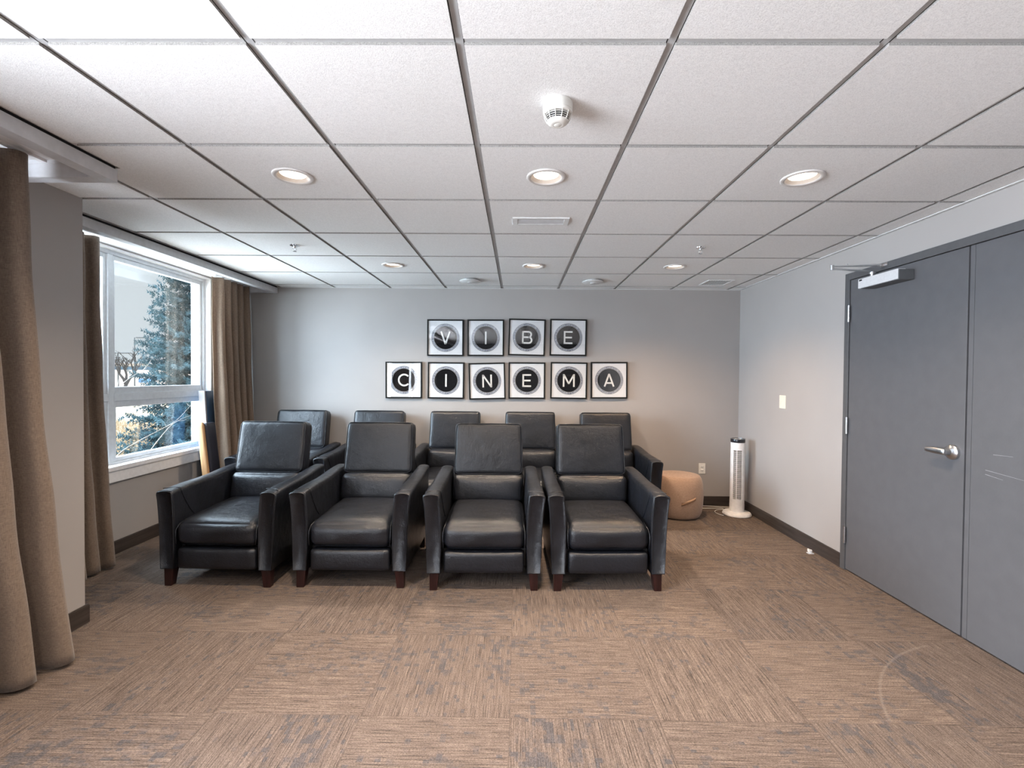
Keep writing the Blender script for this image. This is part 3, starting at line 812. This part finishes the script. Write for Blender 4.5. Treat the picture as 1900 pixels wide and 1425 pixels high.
for k in range(6): tube(bm, [((R0 + .001) * 1.01 * cos(radians(-128 + 76 * q / 8)), (R0 + .001) * 1.01 * sin(radians(-128 + 76 * q / 8)), .105 + k * .011 + .012 * sin(pi * q / 8)) for q in range(9)], .0012, 4)
obj('grille', bm, M_fan, fn)
bm = BM(); lathe(bm, [(.048, .16), (.048, .68)], 32); obj('blower_wheel', bm, M_slot, fn, True)
bm = BM(); lathe(bm, [(.0675, .742), (.0695, .746), (.0695, .772), (.066, .778), (.0, .779)], 40, cap=False); auto(obj('control_cap', bm, M_fandark, fn))
bm = BM(); tube(bm, [(.066 * cos(a), .066 * sin(a), .781) for a in [2 * pi * k / 40 for k in range(40)]], .0022, 6, 0, True)
for k in range(3): cyl(bm, (-.02 + .02 * k, -.03, .778), (-.02 + .02 * k, -.03, .782), .005, 10)
obj('top_ring', bm, M_steel, fn, True)
# cord
def smooth_path(P, m=6):
    P = [Vector(p) for p in P]; out = []
    for i in range(len(P) - 1):
        a = P[max(0, i - 1)]; b = P[i]; c_ = P[i + 1]; d = P[min(len(P) - 1, i + 2)]
        for k in range(m):
            t = k / m; out.append(.5 * ((2 * b) + (-a + c_) * t + (2 * a - 5 * b + 4 * c_ - d) * t * t + (-a + 3 * b - 3 * c_ + d) * t ** 3))
    out.append(P[-1]); return out
bm = BM()
zc = .0045
tube(bm, smooth_path([(2.300, 5.02, zc), (2.345, 5.03, zc), (2.33, 5.09, zc), (2.22, 5.11, zc), (2.15, 5.135, zc), (2.05, 5.15, zc), (1.95, 5.155, zc), (1.86, 5.16, zc), (1.80, 5.10, zc), (1.86, 5.05, zc), (1.98, 5.055, zc), (2.10, 5.06, zc), (2.19, 5.06, zc), (2.19, 5.02, .006), (2.12, 5.0, zc), (2.065, 4.93, zc), (2.07, 4.84, zc), (2.10, 4.80, zc)]), .0035, 7)
tag(obj('power_cord', bm, M_platew, None, True), 'cream power cord looped on the carpet behind tower fan', 'cord')
# outlet
ol = thing('wall_outlet', 'ivory electrical outlet low on the back wall left of the fan', 'outlet', (2.026, YB, .405))
bm = BM(); box(bm, -.037, .037, -.006, 0, -.058, .058); bev(obj('cover_plate', bm, M_platew, ol), .003)
for dz in (-.02, .02):
    bm = BM(); cushion(bm, 0, -.0065, dz, .034, .006, .028, .0028, n=5); so = obj('socket', bm, M_platew, ol, True)
    bm = BM(); box(bm, -.008, -.006, -.0102, -.009, dz - .002, dz + .006); box(bm, .006, .008, -.0102, -.009, dz - .002, dz + .006); box(bm, -.002, .002, -.0102, -.009, dz - .009, dz - .005)
    obj('slots', bm, M_gap, so)
sw = thing('blank_wall_plate', 'blank cream wall plate at chest height on the right wall', 'wall plate', (XR, 4.329, 1.183))
bm = BM(); box(bm, -.007, 0, -.050, .050, -.060, .060); bev(obj('cover_plate', bm, M_plate, sw), .003)
bm = BM()
for zz in (-.042, .042): cyl(bm, (-.0085, 0, zz), (-.006, 0, zz), .003, 10)
obj('screw', bm, M_platew, sw)

# ------------------------------------------------------------------ ceiling fittings
LLAB = {(-2, 4): 'lit recessed downlight in the near row, closest to the window side', (0, 4): 'lit recessed downlight in near row centre, between detector and vent',
        (2, 4): 'lit recessed downlight in the near row, closest to the charcoal door', (-2, 1): 'lit recessed downlight in far row near the left sprinkler',
        (0, 1): 'lit recessed downlight in the far row, middle of the ceiling', (2, 1): 'lit warm recessed downlight in far row beside the square grille'}
dl = None
for (i, j) in LIGHTS:
    x, y = lightpos(i, j)
    if dl is None:
        t = thing('recessed_downlight', 'x', 'ceiling light', group='recessed downlights')
        bm = BM(); n = 48
        rs = [ring(bm, [(rr * cos(2 * pi * k / n), rr * sin(2 * pi * k / n), z) for k in range(n)]) for rr, z in ((.094, -.001), (.094, -.005), (.090, -.008), (.076, -.008), (.072, -.004))]
        for a, b in zip(rs, rs[1:]): bridge(bm, a, b)
        obj('trim_ring', bm, M_trimring, t, True)
        bm = BM(); rs = [ring(bm, [(rr * cos(2 * pi * k / n), rr * sin(2 * pi * k / n), z) for k in range(n)]) for rr, z in ((.0735, -.005), (.070, -.002), (.0635, .007), (.0600, .0095), (.0595, .0115), (.0845, .014), (.0845, -.001))]
        for a, b in zip(rs, rs[1:]): bridge(bm, a, b)
        obj('baffle', bm, M_cone, t, True)
        bm = BM(); lathe(bm, [(.0597, .009), (.0597, .0135)], 40); obj('lens', bm, M_lens, t, label='glowing warm lens')
        dl = t; t['label'] = LLAB.get((i, j), '')
    else: t = dup(dl)
    t['label'] = LLAB.get((i, j)) or 'recessed downlight %s, %s' % ({7: 'in the row overhead of the camera', 10: 'in the row farthest from the recliners'}[j], {-2: 'window side', 0: 'middle', 2: 'door side'}[i]); t.location = (x, y, ZB)
    lo = light('downlight_lamp', 'SPOT', (x, y, ZB - .012), 92 if j in (1, 4) else 80, (1.0, .80, .61), (0, 0, -1), spot_size=radians(136), spot_blend=1.0, shadow_soft_size=.03)
    if (i, j) == (2, 1): lo.data.color = (1.0, .68, .42)
# smoke detector
sd = thing('smoke_detector', 'white dome smoke detector with black slots on the ceiling', 'smoke detector', (.133, 1.675, ZB))
bm = BM(); lathe(bm, [(.050, 0), (.0515, -.004), (.0515, -.030), (.050, -.032)], 44, cap=True); auto(obj('base', bm, M_detect, sd))
bm = BM(); lathe(bm, [(.050, -.031), (.051, -.034), (.050, -.040), (.046, -.043)], 44); auto(obj('collar', bm, M_detect, sd))
bm = BM(); lathe(bm, [(.040, -.040), (.036, -.066)], 32); obj('sensor_chamber', bm, M_fandark, sd)
bm = BM()
for (rr, z) in ((.0425, -.0475), (.0405, -.0535), (.0380, -.0595)):
    lathe(bm, [(rr + .001, z + .0008), (rr + .0016, z), (rr + .001, z - .0008), (rr - .003, z)], 40)
for k in range(12):
    a = 2 * pi * (k + .5) / 12
    tube(bm, [(.0485 * cos(a), .0485 * sin(a), -.042), (.0435 * cos(a), .0435 * sin(a), -.056), (.037 * cos(a), .037 * sin(a), -.067)], .0015, 5)
obj('cage', bm, M_detect, sd)
bm = BM(); lathe(bm, [(.0375, -.064), (.036, -.068), (.028, -.074), (.016, -.0775), (.014, -.0765), (.012, -.078), (.003, -.079)], 40); auto(obj('dome_cap', bm, M_detect, sd), 50)
# supply vent
vt = thing('linear_air_vent', 'narrow rectangular white air vent with louvres in ceiling', 'vent', (.134, 2.930, ZB))
bm = BM(); W2, H2, b_ = .172, .067, .020
box(bm, -W2, W2, -H2, -H2 + b_, -.008, 0); box(bm, -W2, W2, H2 - b_, H2, -.008, 0); box(bm, -W2, -W2 + .030, -H2 + b_, H2 - b_, -.008, 0); box(bm, W2 - .030, W2, -H2 + b_, H2 - b_, -.008, 0)
bev(obj('frame', bm, M_grid, vt), .0015)
for k in range(2):
    bm = BM(); y = -.022 + k * .034; m = Matrix.Translation((0, y, -.004)) @ Matrix.Rotation(radians(-38), 4, 'X'); box(bm, -W2 + .03, W2 - .03, -.0085, .0085, -.0008, .0008, 0, m); obj('slat', bm, M_tee, vt)
bm = BM(); box(bm, -W2 + .028, W2 - .028, -H2 + b_ - .002, H2 - b_ + .002, -.0006, -.0001); obj('backing', bm, M_cavity, vt)
# return grille near back wall
gr = thing('square_air_grille', 'square white egg-crate grille in the ceiling near the back right corner', 'vent', (1.985, 4.785, ZB))
bm = BM(); W2, H2, b_ = .128, .128, .018
box(bm, -W2, W2, -H2, -H2 + b_, -.006, 0); box(bm, -W2, W2, H2 - b_, H2, -.006, 0); box(bm, -W2, -W2 + b_, -H2 + b_, H2 - b_, -.006, 0); box(bm, W2 - b_, W2, -H2 + b_, H2 - b_, -.006, 0)
bev(obj('frame', bm, M_grid, gr), .001)
bm = BM()
for k in range(8):
    q = -.0875 + k * .025; box(bm, q - .003, q + .003, -.11, .11, -.0025, -.001); box(bm, -.11, .11, q - .003, q + .003, -.0025, -.001)
obj('grid', bm, M_grid, gr)
bm = BM(); box(bm, -.11, .11, -.11, .11, -.0008, -.0002); obj('backing', bm, M_gap, gr)
# disc plates
dp = thing('ceiling_disc_diffuser', 'round white ceiling disc near back wall, left of the two', 'ceiling disc', (GX - .5 * T, GY + .5 * T, ZB), group='round ceiling discs')
bm = BM(); lathe(bm, [(.070, 0), (.070, -.010), (.066, -.012)], 40); auto(obj('neck', bm, M_grid, dp))
bm = BM(); lathe(bm, [(.098, -.010), (.104, -.014), (.104, -.017), (.090, -.023), (.035, -.027), (.0, -.0275)], 44, cap=False); auto(obj('disc', bm, M_grid, dp))
bm = BM(); lathe(bm, [(.026, -.0265), (.026, -.031), (.020, -.033)], 24); auto(obj('knob', bm, M_alu, dp))
dup(dp, (GX + 1.5 * T, GY + .5 * T, ZB), 0, 'round white ceiling disc near back wall, right of the two')
# sprinklers
sk = thing('fire_sprinkler', 'small chrome pendent sprinkler on the window side of the ceiling', 'sprinkler', (-1.66, 3.508, ZB), group='pendent sprinklers')
bm = BM(); lathe(bm, [(.035, 0), (.034, -.004), (.022, -.008), (.012, -.009)], 28); auto(obj('escutcheon', bm, M_chrome, sk))
bm = BM(); lathe(bm, [(.009, -.006), (.009, -.020)], 14)
for s_ in (-1, 1): tube(bm, [(s_ * .006, 0, -.018), (s_ * .012, 0, -.026), (s_ * .011, 0, -.034), (s_ * .002, 0, -.044)], .0022, 6)
obj('yoke', bm, M_chrome, sk, True)
bm = BM(); lathe(bm, [(.014, -.044), (.014, -.0455)], 20); obj('deflector', bm, M_chrome, sk)
dup(sk, (1.337, 3.512, ZB), 0, 'small chrome pendent sprinkler toward the door side of the ceiling')

# ------------------------------------------------------------------ curtains
def curtain(name, label, xc, y0t, y1t, y0b, y1b, zt, zb, folds, at, ab, mat, xb=None, seed=1, ph=0, hook=True, group=None):
    """hangs in the plane x = xc, from y0..y1; widens from top to hem"""
    rnd = random.Random(seed); xb = xc if xb is None else xb
    NU, NV = folds * 14, 46
    jit = [rnd.uniform(.75, 1.2) for _ in range(folds + 2)]; jx = [rnd.uniform(-1, 1) for _ in range(folds + 2)]
    org = Vector((xc, (y0t + y1t) / 2, 0)); rows = []
    bm = BM()
    for j in range(NV + 1):
        v = j / NV; e = v ** 1.7
        a = at + (ab - at) * e; ya, yb_ = y0t + (y0b - y0t) * e, y1t + (y1b - y1t) * e
        row = []
        for i in range(NU + 1):
            u = i / NU; fo = u * folds; k = int(min(fo, folds - 1e-6)); amp = jit[k] * (1 - (fo - k)) + jit[k + 1] * (fo - k)
            th = 2 * pi * fo + ph + .35 * sin(v * 2.2 + seed + k)
            x = xc + (xb - xc) * e + a * amp * cos(th) + .012 * jx[k] * e + .006 * noise.noise(Vector((u * 9, v * 7, seed)))
            y = ya + (yb_ - ya) * u + a * .45 * sin(2 * th) * .5 + .008 * noise.noise(Vector((u * 7 + 9, v * 5, seed)))
            z = zt + (zb - zt) * v + (.010 * cos(th) * (v > .97))
            row.append(bm.verts.new(Vector((x, y, z)) - org))
        rows.append(row)
    for a_, b_ in zip(rows, rows[1:]): bridge(bm, a_, b_, 0, False)
    t = thing(name, label, 'curtain', org, 0, group)
    o = obj('curtain_panel', bm, mat, t, True)
    m = o.modifiers.new('thickness', 'SOLIDIFY'); m.thickness = .004; m.offset = 0
    if hook:
        bm = BM()
        hh = CZ - zt
        box(bm, -.014, .014, min(y0t, y0b) - .02 - org.y, max(y1t, y1b) - org.y, CZ - .012, CZ - .0005)
        for k in range(folds + 1):
            y = y0t + (y1t - y0t) * k / folds - org.y; cyl(bm, (0, y, CZ - .012), (0, y, zt - .002), .003, 8)
        obj('curtain_track', bm, M_white, t)
    return t
curtain('curtain', 'taupe floor-length curtain nearest the camera at the left edge', -2.165, .95, 2.04, 1.05, 2.23, 2.335, .012, 7, .042, .075, M_curt, xb=-2.20, seed=4, ph=1.2, group='taupe linen curtains')
curtain('curtain', 'taupe floor-length curtain just behind the protruding wall, left of window', -2.93, 2.70, 3.26, 2.74, 3.33, 2.335, .012, 5, .030, .045, M_curt, xb=-2.90, seed=9, ph=.6, group='taupe linen curtains')
curtain('curtain', 'taupe curtain coloured as window-lit, right of the window, behind recliners', -2.93, 4.56, 5.13, 4.60, 5.145, 2.335, .012, 5, .036, .062, M_curt2, xb=-2.86, seed=12, ph=2.6, group='taupe linen curtains')

# ------------------------------------------------------------------ leaning boards
b1 = thing('leaning_plank', 'short dark panel with honey wood edge leaning on window sill', 'panel', (-2.785, 4.28, 0))
M = Matrix.Rotation(radians(-6.3), 4, 'Y')
bm = BM(); cushion(bm, 0, 0, .478, .062, .035, .955, .016, n=8, M=M); obj('wood_edge', bm, M_orange, b1, True)
bm = BM(); cushion(bm, .012, .075, .472, .085, .13, .945, .02, n=8, M=M); obj('board', bm, M_boardface, b1, True)
b2 = thing('leaning_board', 'tall dark board with grey edge leaning beside the right curtain', 'board', (-2.965, 4.40, 0))
M = Matrix.Rotation(radians(-3.2), 4, 'Y')
bm = BM(); box(bm, -.028, .030, .11, .13, 0, 1.232, 0, M); bev(obj('edge', bm, M_greyedge, b2), .002)
bm = BM(); box(bm, -.026, .036, .13, .30, 0, 1.230, 0, M); bev(obj('face', bm, M_bluepanel, b2), .003)
bm = BM(); box(bm, .030, .0315, .112, .129, .80, .91, 0, M); box(bm, .036, .0372, .131, .150, .80, .91, 0, M); obj('sticker', bm, M_paper, b2, label='small white paper sticker')

# ------------------------------------------------------------------ outside
GZ = -.35
bm = BM(); box(bm, -160, XL - .31, -60, 130, GZ - .2, GZ)
gnd = tag(obj('field', bm, M_ground), 'dry tan field outside the window', 'field')
# spruce
def spruce(name, label, x, y, h, rb, seed, nl=24):
    rnd = random.Random(seed); t = thing(name, label, 'tree', (x, y, GZ))
    bm = BM(); tube(bm, [(0, 0, 0), (0, 0, h * .5), (0, 0, h * .97)], [.11, .07, .01], 8); obj('trunk', bm, M_bark, t)
    bm = BM()
    for l in range(nl):
        f = l / (nl - 1); z = .25 + (h - .35) * f; L = rb * (1 - f) ** .95 * rnd.uniform(.85, 1.12) + .08
        nb = int(12 - 5 * f)
        for b in range(nb):
            az = 2 * pi * (b + rnd.random()) / nb; zj = rnd.uniform(-.09, .09); LL = L * rnd.uniform(.72, 1.12); dr = rnd.uniform(-.10, .06) - .10 * (1 - f)
            d = Vector((cos(az), sin(az), 0)); sd_ = Vector((-sin(az), cos(az), 0))
            npt = max(4, int(LL / .075))
            for k in range(npt):
                q = (k + .6) / npt; p = d * (LL * q) + Vector((0, 0, z + zj + LL * (dr * q + .18 * q * q)))
                for s_ in (-1, 1):
                    ln = .33 * (1 - q * .6) * rnd.uniform(.6, 1.15) * (.6 + .4 * min(1, L))
                    tip = p + (d * .75 + sd_ * s_ * .8).normalized() * ln + Vector((0, 0, rnd.uniform(-.10, .10)))
                    mid = (p + tip) / 2
                    ax = (tip - p).normalized(); pe = ax.cross(Vector((0, 0, 1))).normalized()
                    for (ofs, w_) in ((pe * .036, .0), (-pe * .036, .0), (Vector((0, 0, .034)), 0), (Vector((0, 0, -.03)), 0)):
                        for m_ in range(3):
                            c0 = p + (tip - p) * (m_ / 3.0); c1 = p + (tip - p) * ((m_ + 1.15) / 3.0)
                            a1 = bm.verts.new(c0); a2 = bm.verts.new(c1 + ofs * 1.2 + Vector((rnd.uniform(-.01, .01), rnd.uniform(-.01, .01), 0))); a3 = bm.verts.new(c0 + (c1 - c0) * .55 - ofs * .15)
                            bm.faces.new((a1, a2, a3))
    obj('foliage', bm, M_needle, t)
    return t
spruce('spruce_tree', 'blue-green spruce tree close outside the window', -6.33, 9.3, 5.9, 1.22, 5, 52)
# bare trees
def bare(name, label, x, y, h, seed, mat, lean=0, depth=5, r0_=.12):
    rnd = random.Random(seed); t = thing(name, label, 'tree', (x, y, GZ)); bm = BM()
    def grow(p, d, L, r_, k):
        q = p + d * L; mid = (p + q) / 2 + Vector((rnd.uniform(-1, 1), rnd.uniform(-1, 1), 0)) * L * .06
        tube(bm, [p, mid, q], [r_, r_ * .8, r_ * .62], 5)
        if k == 0: return
        for _ in range(3 if k > 2 else 2):
            nd = (d + Vector((rnd.uniform(-1, 1), rnd.uniform(-1, 1), rnd.uniform(-.1, .6))) * .75).normalized(); grow(q, nd, L * rnd.uniform(.6, .85), r_ * .6, k - 1)
    grow(Vector((0, 0, 0)), Vector((lean, 0, 1)).normalized(), h * .28, r0_, depth)
    obj('branches', bm, mat, t); return t
bare('bare_tree', 'leafless dark tree in front of the distant building', -25.6, 30.5, 3.6, 3, M_bark, .15, 5, .16)
bare('bare_tree', 'leafless tree beside the spruce, far across the field', -29.0, 39.5, 4.0, 8, M_bark, -.2, 5, .13)
# twigs crossing the lower pane
tw = thing('bare_shrub', 'leafless shrub with long thin twigs right outside the glass', 'shrub', (-4.45, 4.7, GZ))
SHRUB = [[(-4.45, 4.7, GZ), (-4.38, 4.8, .05), (-4.3, 5.0, .48), (-4.3, 5.36, .633), (-4.3, 5.67, .72), (-4.3, 5.95, .82), (-4.3, 6.27, 1.04)],
         [(-4.45, 4.7, GZ), (-4.4, 5.2, .1), (-4.35, 5.7, .60), (-4.3, 5.9, .78), (-4.3, 6.27, .86)],
         [(-4.47, 4.7, GZ), (-4.5, 4.9, .6), (-4.4, 5.05, 1.1), (-4.35, 5.2, 1.30), (-4.3, 5.45, 1.46)]]
rnd = random.Random(2)
for P in SHRUB:
    P = [(x + 4.45, y - 4.7, z - GZ) for x, y, z in P]
    bm = BM(); sp_ = smooth_path(P, 8); tube(bm, sp_, [.0075 * (1 - .75 * k / len(sp_)) for k in range(len(sp_))], 5)
    for k in range(10, len(sp_) - 2, 5):
        d = Vector((rnd.uniform(-.6, .6), rnd.uniform(-.4, 1), rnd.uniform(-.2, 1))) * .13; tube(bm, [sp_[k], sp_[k] + d * .6, sp_[k] + d + Vector((0, 0, .02))], [.003, .0022, .001], 4)
    obj('branch', bm, M_barkp, tw, True)
# dry grass tufts near the window
bm = BM(); rnd = random.Random(6)
for k in range(5200):
    yy = rnd.uniform(5.5, 16); xx = -yy * rnd.uniform(.70, .92) - .2; hgt = rnd.uniform(.08, .32); a = rnd.uniform(0, 2 * pi); dx, dy = .008 * cos(a), .008 * sin(a); lx, ly = rnd.uniform(-.12, .12), rnd.uniform(-.12, .12)
    p = [(xx - dx, yy - dy, GZ), (xx + dx, yy + dy, GZ), (xx + lx, yy + ly, GZ + hgt)]
    bm.faces.new([bm.verts.new(q) for q in p])
gs = tag(obj('dry_grass', bm, plain('straw_grass', (.46, .34, .21), .9, 0, .2, 3, .4)), 'dry straw-coloured grass stalks in the field', 'grass'); gs['kind'] = 'stuff'
# building
bd = thing('commercial_building', 'low cream building with blue window band across the field', 'building', (-47, 52, GZ))
bd.rotation_euler = (0, 0, radians(6))
bm = BM(); box(bm, -16, 16, 0, 14, 0, 2.10); box(bm, -16, 16, 0, 14, 2.50, 2.80); box(bm, -15.9, 16, .4, 14, 2.10, 2.50); bev(obj('wall', bm, M_cream, bd), .02)
for k in range(32):
    bm = BM(); box(bm, -15.9 + k, -14.98 + k, .1, .38, 2.11, 2.49); obj('window', bm, M_bwin, bd)
bm = BM(); box(bm, -16.3, 16.3, -.3, 14.3, 2.80, 2.92); obj('roof', bm, plain('grey_roof_edge', (.45, .44, .46), .7), bd)
bm = BM(); box(bm, 4.7, 6.3, -.08, 0, .70, 1.12); obj('sign_panel', bm, M_bluesign, bd, label='blue and white sign panel')
bm = BM(); box(bm, 7.4, 8.3, -.06, 0, 0, 1.15); box(bm, 8.5, 9.4, -.06, 0, 0, 1.15); obj('door', bm, plain('grey_loading_door', (.40, .38, .37), .6), bd)
# lamp posts
def post(x, y, h, heads, lab):
    t = thing('street_lamp', lab, 'street lamp', (x, y, GZ), group='street lamps across the field')
    bm = BM(); tube(bm, [(0, 0, 0), (0, 0, h)], [.06, .04], 8); obj('pole', bm, M_closer, t)
    for s_ in heads:
        bm = BM(); cushion(bm, s_ * .62, 0, h, .85, .30, .11, .05, n=5); tube(bm, [(0, 0, h), (s_ * .5, 0, h)], .025, 6); obj('lamp_head', bm, M_closer, t)
post(-33.2, 39.0, 3.4, (-1, 1), 'double-headed street lamp in front of the distant building')
post(-36.3, 44.5, 5.1, (1,), 'taller single-headed street lamp beyond the bare tree')
